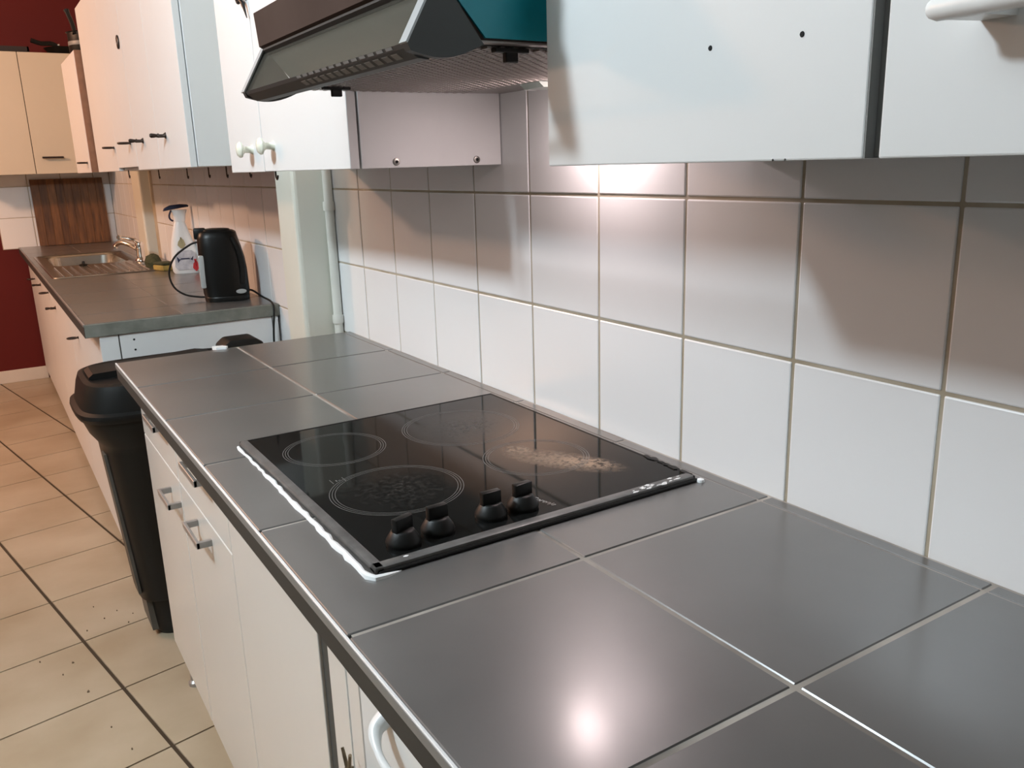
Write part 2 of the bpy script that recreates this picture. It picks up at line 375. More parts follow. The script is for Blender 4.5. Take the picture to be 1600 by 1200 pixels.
Y2 = 2.69
c2 = thing('tiled_countertop', 'far grey tiled countertop that carries the sink and the kettle', 'countertop', (-0.3, 4.4, 0.858))
SX0, SX1, SY0, SY1 = -0.585, -0.10, 4.12, 5.42       # sink opening
for n_, (a0, a1, b0, b1) in enumerate(((XF+0.008, -0.001, Y2+0.004, SY0+0.03), (XF+0.008, -0.001, SY1-0.03, YE-0.012), (XF+0.008, SX0+0.03, SY0+0.03, SY1-0.03), (SX1-0.03, -0.001, SY0+0.03, SY1-0.03))):
    obj('slab', bx(a0, a1, b0, b1, 0.858, 0.8978), CGROUT, c2)
rows2 = [2.692, 2.905, 3.205, 3.505, 3.805, 4.105]
for a, b in zip(rows2, rows2[1:]):
    for x0, x1 in ((XF+0.004, XM), (XM, -0.004)):
        inst('counter_tile', ctile(x1-x0-0.003, b-a-0.003), ((x0+x1)/2, (a+b)/2, 0.9), c2)
for a, b in zip([5.43, 5.735, 6.04], [5.735, 6.04, YE-0.012]):
    for x0, x1 in ((XF+0.004, XM), (XM, -0.004)):
        inst('counter_tile', ctile(x1-x0-0.003, b-a-0.003), ((x0+x1)/2, (a+b)/2, 0.9), c2)
for a, b in zip([4.105, 4.435, 4.765, 5.095], [4.435, 4.765, 5.095, 5.43]):
    inst('counter_tile', ctile(0.09, b-a-0.003), (-0.049, (a+b)/2, 0.9), c2)
    inst('counter_tile', ctile(0.026, b-a-0.003), (XF+0.0175, (a+b)/2, 0.9), c2)
obj('end_band', bx(XF, -0.002, Y2-0.004, Y2+0.006, 0.858, 0.8985, 0.002), CEDGE, c2, label='rough cement end edge')
obj('edge_band', bx(XF-0.001, XF+0.010, Y2-0.003, YE-0.012, 0.858, 0.897), DEDGE, c2)
obj('metal_trim', bx(XF-0.0015, XF+0.004, Y2-0.003, YE-0.012, 0.892, 0.901, 0.001, 1), ALU2, c2)

# ------------------------------------------------------------------ hob
hob = thing('ceramic_hob', 'black ceramic hob with four cooking zones and four knobs', 'hob', ((HX0+HX1)/2, (HY0+HY1)/2, 0.9))
obj('underbody', bx(HX0+0.03, HX1-0.03, HY0+0.03, HY1-0.03, 0.9006, 0.9016), HOODG, hob)
glass = obj('glass_plate', bx(HX0+0.010, HX1-0.002, HY0+0.014, HY1-0.002, 0.9015, 0.908, 0.001, 1), HGLASS, hob)
obj('rim', bx(HX0, HX0+0.014, HY0, HY1, 0.9005, 0.9092, 0.003, 2), HFRAME, hob, True, 'grey metal rim along the front')
obj('rim', bx(HX0, HX1, HY0, HY0+0.017, 0.9005, 0.9092, 0.003, 2), HFRAME, hob, True, 'chipped dark rim beside the knobs')
obj('rim', bx(HX1-0.004, HX1, HY0, HY1, 0.9005, 0.9088, 0.001, 1), BLACKP, hob)
obj('rim', bx(HX0, HX1, HY1-0.004, HY1, 0.9005, 0.9088, 0.001, 1), BLACKP, hob)
# black rubber gasket squeezed out under the rim
obj('gasket', bx(HX0+0.004, HX1+0.002, HY0-0.004, HY0+0.004, 0.9, 0.905, 0.0015, 1), BLACKP, hob)
# flaking chips on the rims
for k in range(22):
    x = random.choice([random.uniform(-0.16, -0.075)]*3+[random.uniform(HX0+0.02, HX1-0.02)]); s = random.uniform(0.0012, 0.005)
    y = HY0+random.uniform(0.001, 0.012)
    pts = [(x+s*(1+0.8*random.random())*math.cos(t), y+0.5*s*(0.6+random.random())*math.sin(t)) for t in (0.2, 1.3, 2.4, 3.6, 4.9)]
    obj('paint_chip', prism(pts, 'z', 0.9085, 0.9097), SEAL, hob)
for k in range(6):
    y = HY0+0.02+0.016*k+random.uniform(0, 0.006); x = HX1-0.001
    pts = [(x+0.006*(0.4+random.random())*math.cos(t), y+0.010*(0.5+random.random())*math.sin(t)) for t in (0.2, 1.3, 2.4, 3.6, 4.9)]
    obj('gasket_flake', prism(pts, 'z', 0.9005, 0.9093), BLACKP, hob)
# sealant bead
pts = []; rad = []
for k in range(40):
    t = k/39; pts.append((HX0-0.004-0.004*t+random.uniform(-0.0012, 0.0012), HY1-0.004-t*(HY1-HY0-0.006), 0.9005)); rad.append(0.0022+0.0022*t+random.uniform(-0.0006, 0.001))
pts += [(HX0-0.002, HY0-0.006, 0.9), (HX0+0.012, HY0-0.0065, 0.9), (HX0+0.03, HY0-0.004, 0.9)]; rad += [0.005, 0.004, 0.001]
obj('sealant_bead', tube(pts, rad, 8), SEAL, hob, True, 'white silicone bead along the front edge')
obj('sealant_bead', lathe([(0.001, 0.9), (0.006, 0.9005), (0.005, 0.904), (0.0005, 0.906)], 10, Matrix.Translation((HX1+0.004, HY0-0.006, 0))), SEAL, hob, True)
def annulus(cx, cy, r0, r1, z, n=72):
    bm = bmesh.new(); A = []; B = []
    for k in range(n):
        c, s = math.cos(2*PI*k/n), math.sin(2*PI*k/n); A.append(bm.verts.new((cx+r0*c, cy+r0*s, z))); B.append(bm.verts.new((cx+r1*c, cy+r1*s, z)))
    for k in range(n): bm.faces.new((A[k], B[k], B[(k+1) % n], A[(k+1) % n]))
    return bm
for cx, cy, r in ((-0.419, 1.055, 0.082), (-0.411, 0.835, 0.094), (-0.200, 1.032, 0.101), (-0.181, 0.828, 0.082)):
    zo = obj('cooking_zone', annulus(cx, cy, r-0.0009, r, 0.90815), PRINT, hob)
    for d in (0.004, 0.008): obj('zone_line', annulus(cx, cy, r-d-0.0008, r-d, 0.90815), PRINT, zo)
kn = 0
for x, y in ((-0.480, 0.668), (-0.430, 0.675), (-0.353, 0.675), (-0.305, 0.675)):
    M = Matrix.Translation((x, y, 0.908))
    k = obj('control_knob', lathe([(0.021, 0.0), (0.0215, 0.004), (0.0205, 0.007), (0.0145, 0.017), (0.012, 0.019)], 32, M), BLACKP, hob, True)
    ang = [0.32, 0.05, 0.0, 0.08][kn]; kn += 1
    gb = bx(-0.0135, 0.0135, -0.005, 0.005, 0.012, 0.0345, 0.0015, 2)
    bmesh.ops.transform(gb, matrix=Matrix.Translation((x, y, 0.908)) @ Matrix.Rotation(ang, 4, 'Z'), verts=list(gb.verts))
    obj('grip', gb, BLACKK, k, True)
    mk = bx(-0.010, 0.010, -0.0066, -0.0050, 0.0165, 0.0180)
    bmesh.ops.transform(mk, matrix=Matrix.Translation((x, y, 0.908)) @ Matrix.Rotation(ang, 4, 'Z'), verts=list(mk.verts))
    obj('collar_edge', mk, PRINT2 if kn > 2 else PRINT, k)
def text(body, size, M, material, name, parent, ext=0.0001, shear=0.0):
    cu = bpy.data.curves.new(name, 'FONT'); cu.body = body; cu.size = size; cu.extrude = ext; cu.shear = shear; cu.align_x = 'CENTER'; cu.align_y = 'CENTER'
    t = bpy.data.objects.new(name, cu); COL.objects.link(t); bpy.context.view_layer.update()
    me = bpy.data.meshes.new_from_object(t.evaluated_get(bpy.context.evaluated_depsgraph_get())); bpy.data.objects.remove(t)
    bm = bmesh.new(); bm.from_mesh(me); bmesh.ops.transform(bm, matrix=M, verts=list(bm.verts)); return obj(name, bm, material, parent)
text('Gorenje', 0.0125, Matrix.Translation((-0.272, 0.676, 0.9082)) @ Matrix.Rotation(math.radians(-74), 4, 'Z'), PRINT2, 'lettering', hob, shear=0.3)
sx, sy = -0.468, 0.915
for bmk in (bx(sx-.010, sx-.009, sy-.009, sy+.009, .908, .9082), bx(sx+.009, sx+.010, sy-.009, sy+.009, .908, .9082), bx(sx-.003, sx-.001, sy-.003, sy+.003, .908, .9082), bx(sx+.001, sx+.004, sy-.001, sy+.001, .908, .9082)):
    obj('printed_symbol', bmk, PRINT, hob)

# ------------------------------------------------------------------ range hood
HY_N, HY_F = 0.612, 1.1905; ZH = 1.466
hd = thing('range_hood', 'brown range hood with smoked visor and teal side above the hob', 'range hood', (-0.22, 0.9, ZH))
prof = [(-0.001, ZH+0.004), (-0.378, ZH+0.004), (-0.424, 1.522), (-0.437, 1.530), (-0.441, 1.578), (-0.405, 1.588), (-0.001, 1.600)]
obj('housing', prism(prof, 'y', HY_N+0.002, HY_F-0.002), HOODB, hd)
def inset(p, d):
    cx = -0.22; cz = 1.535; return [(cx+(a-cx)*(1-d), cz+(b-cz)*(1-d*1.2)) for a, b in p]
obj('side_panel', prism(inset(prof, 0.022), 'y', HY_N-0.001, HY_N+0.003), TEAL, hd, label='teal protective film on the near side')
obj('side_panel', prism(inset(prof, 0.022), 'y', HY_F-0.003, HY_F), TEAL, hd)
# visor: smoked plate between two curved end caps
v0 = Vector((-0.4315, 1.519)); v1 = Vector((-0.4655, 1.463)); nrm = Vector((v1.y-v0.y, -(v1.x-v0.x))).normalized()
vis = obj('visor', prism([tuple(v0), tuple(v1), tuple(v1-nrm*0.005), tuple(v0-nrm*0.005)], 'y', HY_N+0.004, HY_F-0.004), VISOR, hd, label='smoked translucent visor plate')
def cap_prof():
    p = [(-0.430, 1.529), (-0.4675, 1.463), (-0.464, 1.4555)]
    for k in range(1, 9):
        t = k/9; p.append((-0.464+0.078*t, 1.4555-0.0085*math.sin(PI*t)+0.006*t))
    p += [(-0.380, 1.4645), (-0.384, 1.470), (-0.420, 1.518)]
    return p
for a, b in ((HY_N-0.006, HY_N+0.006), (HY_F-0.006, HY_F+0.006)):
    cp = obj('end_cap', prism(cap_prof(), 'y', a, b), HOODG, hd)
    e0 = Vector((-0.430, 1.529)); e1 = Vector((-0.468, 1.463))
    obj('silver_edge', prism([tuple(e0+nrm*0.0012), tuple(e1+nrm*0.0012), tuple(e1-nrm*0.001), tuple(e0-nrm*0.001)], 'y', a-0.0008, b+0.004), SILVER, cp)
obj('front_panel', prism([(-0.4205, 1.5185), (-0.3775, ZH+0.003), (-0.380, ZH+0.002), (-0.4235, 1.5180)], 'y', HY_N+0.008, HY_F-0.008), OLIVEG, hd)
obj('recess_strip', prism([(-0.432, 1.529), (-0.4335, 1.524), (-0.4255, 1.518), (-0.420, 1.521)], 'y', HY_N+0.006, HY_F-0.006), FILTD, hd)
# curved lip under the visor, with a row of moulded slots
lip = [(-0.4665, 1.4635), (-0.4640, 1.4590), (-0.4500, 1.4500), (-0.4380, 1.4490), (-0.4380, 1.4503), (-0.4490, 1.4520), (-0.4610, 1.4605)]
lp = obj('visor_lip', prism(lip, 'y', HY_N+0.006, HY_F-0.006), HOODG, hd)
for k in range(13):
    y = 0.645+k*0.0235
    obj('slot', prism([(-0.4610, 1.4566), (-0.4540, 1.4521), (-0.4537, 1.4527), (-0.4607, 1.4572)], 'y', y, y+0.0155), SLOTG, lp)
    obj('slot', prism([(-0.4668, 1.4632), (-0.4652, 1.4603), (-0.4646, 1.4605), (-0.4662, 1.4634)], 'y', y, y+0.016), ALU3, lp)
# underside: frame, perforated filter, clips, lamp lens
obj('underside_frame', bx(-0.382, -0.001, HY_N+0.004, HY_F-0.004, ZH+0.002, ZH+0.006), FILTM, hd)
obj('filter_back', bx(-0.378, -0.090, HY_N+0.02, HY_F-0.03, ZH+0.0012, ZH+0.0022), FILTD, hd)
bm = bmesh.new()
for i in range(34):
    x = -0.376+i*0.0084
    for j in range(34):
        y = HY_N+0.022+j*0.0158+(0.0079 if i % 2 else 0)
        if y > HY_F-0.036: continue
        box(bm, x, x+0.0052, y, y+0.0122, ZH-0.0012, ZH+0.0012)
fm = obj('filter_mesh', bm, FILTM, hd, label='perforated metal grease filter'); fm['kind'] = 'stuff'
for x, y in ((-0.353, 1.096), (-0.330, 0.634)):
    cl = obj('filter_clip', bx(x-0.022, x+0.022, y-0.005, y+0.005, ZH-0.005, ZH, 0.001, 1), BLACKP, hd)
    obj('clip_tab', bx(x-0.008, x+0.008, y-0.004, y+0.004, ZH-0.015, ZH-0.004, 0.001, 1), BLACKP, cl)
ls = obj('lamp_lens', prism([(-0.075, ZH+0.001), (-0.066, ZH-0.007), (-0.028, ZH-0.007), (-0.018, ZH+0.001)], 'y', 0.955, 1.010), GLASSY, hd)
obj('lens_tab', bx(-0.058, -0.040, 1.008, 1.024, ZH-0.007, ZH-0.002, 0.001, 1), WPLAS, ls)
obj('lamp_bulb', lathe([(0.002, 0.0), (0.012, 0.004), (0.012, 0.05), (0.008, 0.06)], 16, Matrix.Translation((-0.047, 0.835, ZH+0.0155)) @ Matrix.Rotation(-PI/2, 4, 'X')), WPLAS, hd, True)

# ------------------------------------------------------------------ handles
def ring_pull(x, y, z, parent, r=0.018, wire=0.0042):
    pts = [(x-0.006-r+r*math.cos(t), y+r*math.sin(t), z) for t in [2*PI*k/20 for k in range(20)]]
    h = obj('ring_pull', tube(pts, wire, 8, closed=True), BRONZE, parent, True)
    obj('post', tube([(x+0.001, y, z), (x-0.008, y, z)], [0.006, 0.003], 10), BRONZE, h, True)
def bow_pull(x, y, z, parent):
    h = obj('bow_pull', lathe([(0.010, 0), (0.008, 0.003), (0.004, 0.008), (0.0042, 0.018), (0.007, 0.021), (0.0045, 0.025), (0.0062, 0.034), (0.0068, 0.042), (0.004, 0.046)], 14,
        Matrix.Translation((x, y, z)) @ Matrix.Rotation(-PI/2, 4, 'Y')), BRONZE, parent, True)
    pts = [(x-0.014-0.012*math.cos(t), y+0.014*math.sin(t), z-0.003) for t in [2*PI*k/16 for k in range(16)]]
    obj('loop', tube(pts, 0.0026, 8, closed=True), BRONZE, h, True)
def d_handle(x, y0, y1, z, parent, dep=0.028, th=0.009, m=ALU2):
    bm = bx(x-dep, x-dep+th*0.7, y0, y1, z-th*0.7, z+th*0.7, 0.001, 1)
    box(bm, x-dep+0.001, x+0.001, y0, y0+th, z-th*0.65, z+th*0.65); box(bm, x-dep+0.001, x+0.001, y1-th, y1, z-th*0.65, z+th*0.65)
    return obj('handle', bm, m, parent)
def cup_hook(x, y, z, parent, L=0.03):
    pts = [(x, y, z+0.002), (x, y, z-L*0.45)]+[(x, y-0.008+0.008*math.cos(t), z-L*0.6-0.010*math.sin(t)) for t in [k*PI/7 for k in range(8)]]
    obj('cup_hook', tube(pts, 0.0022, 6), BRONZE, parent, True)

# ------------------------------------------------------------------ wall cabinets
# the one left of the hood
A0, A1, AB, AT = 1.192, 1.955, 1.343, 2.08
ca = thing('wall_cabinet', 'white wall cabinet left of the range hood with round ivory knobs', 'wall cabinet', (-0.14, 1.57, AB))
obj('carcass', bx(-0.280, -0.002, A0+0.012, A1, AB+0.002, AT), LAM, ca)
sp = obj('side_panel', bx(-0.280, -0.002, A0, A0+0.012, AB, AT, 0.0008, 1), LAM, ca, label='bare end panel with two screws, facing the hob')
for x in (-0.216, -0.055):
    s = obj('screw_cup', lathe([(0.0068, 0), (0.0062, 0.002), (0.004, 0.0025)], 18, Matrix.Translation((x, A0, AB+0.010)) @ Matrix.Rotation(PI/2, 4, 'X')), SCREW, sp, True)
    obj('screw_head', lathe([(0.0030, 0.002), (0.0026, 0.0034)], 12, Matrix.Translation((x, A0, AB+0.010)) @ Matrix.Rotation(PI/2, 4, 'X')), HOLE, s)
def porc_knob(x, y, z, parent):
    obj('knob', lathe([(0.011, 0), (0.0075, 0.004), (0.0065, 0.016), (0.010, 0.021), (0.0165, 0.024), (0.0172, 0.028), (0.013, 0.033), (0.003, 0.035)], 24,
        Matrix.Translation((x, y, z)) @ Matrix.Rotation(-PI/2, 4, 'Y')), IVORY, parent, True)
d1 = obj('door', bx(-0.300, -0.283, A0+0.002, 1.683, AB, AT, 0.001, 1), LAM, ca)
d2 = obj('door', bx(-0.300, -0.283, 1.687, A1, AB-0.001, AT, 0.001, 1), LAM, ca)
porc_knob(-0.300, 1.608, 1.394, d1); porc_knob(-0.300, 1.765, 1.391, d2)
cup_hook(-0.20, 1.935, AB+0.003, ca, 0.022)
hk = thing('scissors', 'black handled scissors hanging high on the white cabinet door', 'scissors', (-0.312, 1.70, 1.70))
for yy, zz in ((1.724, 1.704), (1.694, 1.712)):
    lpth = [(-0.309, yy+0.013*math.cos(t), zz+0.017*math.sin(t)) for t in [2*PI*k/20 for k in range(20)]]
    obj('finger_loop', tube(lpth, 0.0036, 8, closed=True), BLACKP, hk, True)
obj('blade', tube([(-0.309, 1.712, 1.692), (-0.308, 1.697, 1.682), (-0.306, 1.684, 1.652)], [0.004, 0.004, 0.001], 6), BLACKP, hk)

# right of the hood
CB = 1.3405
cc = thing('wall_cabinet', 'white wall cupboard right of the hood with two empty screw holes', 'wall cabinet', (-0.15, 0.39, CB))
obj('carcass', bx(-0.298, -0.002, 0.200, 0.582, CB+0.002, 2.08), LAM, cc)
dr = obj('door', bx(-0.318, -0.300, 0.1935, 0.582, CB, 2.08, 0.0015, 2), LAM, cc)
for y, z in ((0.345, 1.432), (0.252, 1.4305)):
    obj('screw_hole', lathe([(0.0022, 0), (0.0018, 0.0006)], 12, Matrix.Translation((-0.3181, y, z)) @ Matrix.Rotation(-PI/2, 4, 'Y')), HOLE, dr)
for y in (0.262, 0.274): obj('chip', lathe([(0.0010, 0), (0.0006, 0.0006)], 8, Matrix.Translation((-0.3181, y, CB+0.0008)) @ Matrix.Rotation(-PI/2, 4, 'Y')), DARKGAP, dr)
obj('edge_band', bx(-0.3178, -0.2985, 0.1922, 0.1934, CB+0.0004, 2.08), GAPG, dr, label='white door edge painted grey for the shade in the gap')  # grey stands in for shade on the white laminate edge
cd2 = thing('wall_cabinet', 'white wall cupboard with a white bar handle at the right edge', 'wall cabinet', (-0.15, -0.2, CB))
obj('carcass', bx(-0.298, -0.002, -0.60, 0.1995, CB+0.002, 2.08), DARKGAP if False else LAM, cd2)
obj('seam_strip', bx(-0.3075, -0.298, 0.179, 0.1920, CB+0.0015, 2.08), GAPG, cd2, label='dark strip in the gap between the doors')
dr = obj('door', bx(-0.318, -0.300, -0.22, 0.1815, CB, 2.08, 0.0015, 2), LAM, cd2)
dr2 = obj('door', bx(-0.318, -0.300, -0.60, -0.223, CB, 2.08, 0.0015, 2), LAM, cd2)
def bar_handle(y0, y1, z, parent):
    pts = smooth_path([(-0.3175, y0-0.018, z-0.004), (-0.338, y0-0.010, z-0.002), (-0.352, y0+0.002, z), (-0.353, y0-0.03, z), (-0.354, (y0+y1)/2, z)], 4)
    bm = tube([(-0.350, y0, z), (-0.351, y0-0.004, z), (-0.352, (y0+y1)/2, z), (-0.351, y1+0.004, z), (-0.350, y1, z)], [0.0055, 0.0072, 0.0072, 0.0072, 0.0055], 14)
    h = obj('handle', bm, WPLAS, parent, True)
    for y, s in ((y0-0.016, -1), (y1+0.016, 1)):
        obj('foot', loft([superell(0, 0, 0, 0.006, 0.0155, 2.5, 16), superell(0, 0, 0.034, 0.0055, 0.0115, 2.5, 16)], None) if False else prism([(-0.350, y+0.013), (-0.350, y-0.010), (-0.317, y-0.018), (-0.317, y+0.004)], 'z', z-0.006, z+0.0055), WPLAS, h)
bar_handle(0.130, -0.045, 1.4265, dr); bar_handle(-0.26, -0.42, 1.4265, dr2)

# far run, tall doors
BB, BT = 1.360, 2.06
FX = -0.318
def unit(y0, y1, label, doors, drop=0.0, x=FX, zb=BB, zt=BT, m=LAM):
    t = thing('wall_cabinet', label, 'wall cabinet', (-0.15, (y0+y1)/2, zb), 'tall wall cabinets along the far run')
    obj('carcass', bx(x+0.020, -0.003, y0+0.001, y1-0.001, zb+0.003, zt), m, t)
    out = []
    for a, b, dz in doors: out.append(obj('door', bx(x, x+0.018, a+0.0012, b-0.0012, zb+dz, zt, 0.001, 1), m, t))
    return t, out
t, ds = unit(2.312, 3.150, 'white tall wall cabinet nearest to the pilaster, above the kettle', ((2.312, 2.735, 0), (2.735, 3.150, 0)))
sp = obj('side_panel', bx(-0.298, -0.003, 2.306, 2.312, BB+0.001, BT, 0.0008, 1), LAM, t)
bow_pull(FX, 2.60, 1.456, ds[0]); bow_pull(FX, 2.985, 1.455, ds[1])
for y in (2.52, 2.80, 3.05): cup_hook(-0.10, y, BB+0.003, t, 0.045)
t, ds = unit(3.152, 4.22, 'white tall wall cabinet beyond, above the tap, with ring pulls', ((3.152, 3.60, 0.012), (3.60, 4.22, 0)))
ring_pull(FX, 3.245, 1.456, ds[0]); ring_pull(FX, 3.65, 1.452, ds[1])
obj('lock_ring', tube([(FX-0.003, 3.155+0.05+0.014*math.cos(t), 1.795+0.020*math.sin(t)) for t in [2*PI*k/18 for k in range(18)]], 0.0035, 8, closed=True), BRONZE, ds[0], True)
cup_hook(-0.28, 3.63, BB+0.003, t, 0.035); cup_hook(-0.08, 4.1, BB+0.003, t, 0.05); cup_hook(-0.08, 3.5, BB+0.003, t, 0.05)
ce = thing('wall_cabinet', 'low cream wall cabinet with a bare brown edge, holding the pans', 'wall cabinet', (-0.16, 4.45, BB))
obj('carcass', bx(-0.326, -0.003, 4.245, 4.80, BB+0.003, 1.885), LAM, ce)
obj('bare_edge', bx(-0.345, -0.30, 4.228, 4.243, BB+0.001, 1.890), BROWNB, ce, label='bare brown board edge')
dr = obj('door', bx(-0.347, -0.328, 4.243, 4.80, BB, 1.890, 0.001, 1), LAM, ce)
ring_pull(-0.347, 4.33, 1.405, dr)
# cabinets on the far wall
FB, FT = 1.366, 2.085
for a, b, lab, hndl in ((-0.455, -0.05, 'cream wall cabinet on the far wall with a black bar handle', True), (-0.90, -0.459, 'cream wall cabinet at the left picture edge on the far wall', False)):
    t = thing('wall_cabinet', lab, 'wall cabinet', ((a+b)/2, 6.17, FB), 'cream cabinets on the far wall')
    obj('carcass', bx(a, b, 6.02, YE-0.006, FB+0.002, FT), CREAM, t)
    dr = obj('door', bx(a, b, 6.0, 6.018, FB, FT, 0.0015, 1), CREAM, t)
    obj('seam', bx(a-0.004, a, 6.006, 6.03, FB+0.002, FT-0.002), DARKGAP, t)
    if hndl:
        bm = bx(-0.412, -0.292, 5.972, 5.984, 1.459, 1.470, 0.001, 1); box(bm, -0.405, -0.395, 5.98, 6.001, 1.460, 1.469); box(bm, -0.31, -0.30, 5.98, 6.001, 1.460, 1.469)
        obj('handle', bm, BRONZE, dr)
    else:
        obj('handle', bx(-0.86, -0.74, 5.975, 6.001, 1.459, 1.470, 0.001, 1), BRONZE, dr)
# pans on top of the low cabinet
def pot(name, label, x, y, z, r, h, handle, cat):
    t = thing(name, label, cat, (x, y, z))
    obj('body', lathe([(r*0.88, 0), (r, h*0.15), (r, h), (r+0.006, h+0.004), (r-0.006, h+0.002), (r-0.008, h*0.2)], 28, Matrix.Translation((x, y, z))), BLACKP, t, True)
    obj('handle', tube(handle, [0.012]+[0.010]*(len(handle)-2)+[0.013], 8), BLACKP, t, True)
    return t
pt = pot('saucepan', 'black saucepan with a steel band on the low cabinet', -0.245, 4.50, 1.8904, 0.088, 0.105, smooth_path([(-0.305, 4.44, 1.985), (-0.308, 4.46, 2.03), (-0.322, 4.49, 2.095)], 4), 'saucepan')
obj('steel_band', lathe([(0.0885, 0.050), (0.0892, 0.052), (0.0892, 0.066), (0.0885, 0.068)], 28, Matrix.Translation((-0.245, 4.50, 1.890))), ALU3, pt, True)
fp = thing('frying_pan', 'black frying pan with its long handle pointing left on the far cabinet', 'frying pan', (-0.18, 6.14, FT))
obj('body', lathe([(0.10, 0), (0.135, 0.045), (0.138, 0.047), (0.128, 0.043), (0.095, 0.006)], 32, Matrix.Translation((-0.155, 6.17, FT))), BLACKP, fp, True)
obj('handle', tube(smooth_path([(-0.21, 6.08, FT+0.040), (-0.25, 6.07, FT+0.062), (-0.31, 6.06, FT+0.060), (-0.365, 6.05, FT+0.075)], 4), 0.014, 8), BLACKP, fp, True)
obj('rivet', lathe([(0.008, 0), (0.006, 0.006), (0.001, 0.008)], 12, Matrix.Translation((-0.215, 6.062, FT+0.055)) @ Matrix.Rotation(PI/2, 4, 'X')), CHROME, fp, True)
by = thing('baking_tray', 'dark baking tray lying flat on the far left cabinet', 'tray', (-0.66, 6.16, FT))
obj('tray_base', bx(-0.86, -0.385, 6.02, 6.30, FT, FT+0.006, 0.002, 1), BRONZE, by)
bm = bmesh.new()
for q in ((-0.86, -0.385, 6.02, 6.03), (-0.86, -0.385, 6.29, 6.30), (-0.86, -0.85, 6.02, 6.30), (-0.395, -0.385, 6.02, 6.30)): box(bm, *q, FT+0.005, FT+0.034)
obj('tray_rim', bm, BRONZE, by)

# ------------------------------------------------------------------ base cabinets, near run
DX = -0.574; DB = 0.138; DT = 0.858
nb = thing('base_cabinet', 'white base cabinet with two drawers and two doors beside the black bin', 'base cabinet', (-0.3, 1.6, 0))
obj('carcass', bx(DX+0.020, -0.01, 1.168, 2.005, DB, DT+0.002), LAM, nb)
for a, b in ((1.592, 2.005), (1.170, 1.588)):
    dw = obj('drawer', bx(DX, DX+0.018, a+0.001, b-0.001, 0.722, DT, 0.001, 1), LAMG, nb)
    mid = 1.722 if a > 1.5 else 1.335; d_handle(DX, mid-0.062, mid+0.062, 0.820, dw)
d = obj('door', bx(DX, DX+0.018, 1.593, 2.004, DB, 0.719, 0.001, 1), LAMG, nb); d_handle(DX, 1.600, 1.715, 0.664, d)
d = obj('door', bx(DX, DX+0.018, 1.171, 1.587, DB, 0.719, 0.001, 1), LAMG, nb); d_handle(DX, 1.325, 1.445, 0.682, d)
for x, y in ((-0.541, 1.99), (-0.541, 1.25), (-0.08, 1.96), (-0.08, 1.25)):
    lg = obj('leg', lathe([(0.016, 0), (0.016, 0.010), (0.010, 0.016), (0.010, DB+0.002)], 14, Matrix.Translation((x, y, 0))), ALU2, nb, True)
obj('plinth', bx(-0.50, -0.49, 1.17, 2.0, 0.004, DB), LAM, nb)
pnl = thing('base_cabinet', 'plain glossy white base cabinet door below the front of the hob', 'base cabinet', (-0.3, 0.95, 0))
obj('carcass', bx(DX+0.020, -0.01, 0.752, 1.166, DB, DT+0.002), LAM, pnl)
obj('door', bx(DX, DX+0.018, 0.738, 1.168, DB, DT, 0.001, 1), LAMG, pnl)
obj('dark_edge', bx(DX+0.004, DX+0.03, 0.702, 0.737, DB, DT), DARKGAP, pnl, label='dark gap beside the door')
obj('plinth', bx(-0.50, -0.49, 0.74, 1.166, 0.0, DB), LAM, pnl)
ap = thing('base_cabinet', 'white base cabinet with curved white handle under the near counter', 'base cabinet', (-0.3, 0.2, 0))
obj('carcass', bx(DX+0.020, -0.01, -0.60, 0.700, 0.10, DT+0.002), LAM, ap)
obj('frame_post', bx(DX-0.001, DX+0.018, 0.600, 0.701, 0.10, DT, 0.002, 1), LAMG, ap)
obj('seam', bx(DX+0.002, DX+0.012, 0.5955, 0.6005, 0.10, DT), DARKGAP, ap)
obj('post_bead', tube([(DX+0.002, 0.640, 0.10), (DX+0.002, 0.640, DT)], 0.0045, 10), LAMG, ap, True)
d = obj('door', bx(DX-0.002, DX+0.018, 0.02, 0.596, 0.10, DT, 0.002, 1), WPLAS, ap)
hp = smooth_path([(DX, 0.522, 0.797), (DX-0.016, 0.517, 0.790), (DX-0.024, 0.499, 0.785), (DX-0.027, 0.474, 0.781), (DX-0.025, 0.446, 0.780), (DX-0.016, 0.418, 0.780), (DX, 0.405, 0.780)], 6)
n_ = len(hp)
obj('handle', tube(hp, [0.0042+0.0075*max(0, 1-2.6*k/(n_-1))**1.0 for k in range(n_)], 12), WPLAS, d, True)
obj('plinth', bx(-0.50, -0.49, -0.6, 0.70, 0.0, 0.10), LAM, ap)
ky = thing('key_bunch', 'bunch of old brass keys hanging from the lock below the curved handle', 'keys', (DX-0.012, 0.61, 0.66))
KEYM = mat('old_key_metal', (0.22, 0.17, 0.11), 0.4, metal=0.7, var=0.3, scale=90)
kr = [(DX-0.014, 0.612+0.013*math.cos(t), 0.660+0.013*math.sin(t)) for t in [2*PI*k/18 for k in range(18)]]
obj('key_ring', tube(kr, 0.002, 6, closed=True), KEYM, ky, True)
for k, (a, L) in enumerate(((0.5, 0.04), (-0.3, 0.05), (2.6, 0.03))):
    c_, s_ = math.cos(a), math.sin(a)
    o_ = Vector((DX-0.016-0.003*k, 0.612, 0.660)); e_ = Vector((0, s_, c_))
    obj('key', tube([o_+e_*0.006, o_+e_*0.016, o_+e_*0.018, o_+e_*L], [0.006, 0.008, 0.0025, 0.002], 8), KEYM, ky, True)

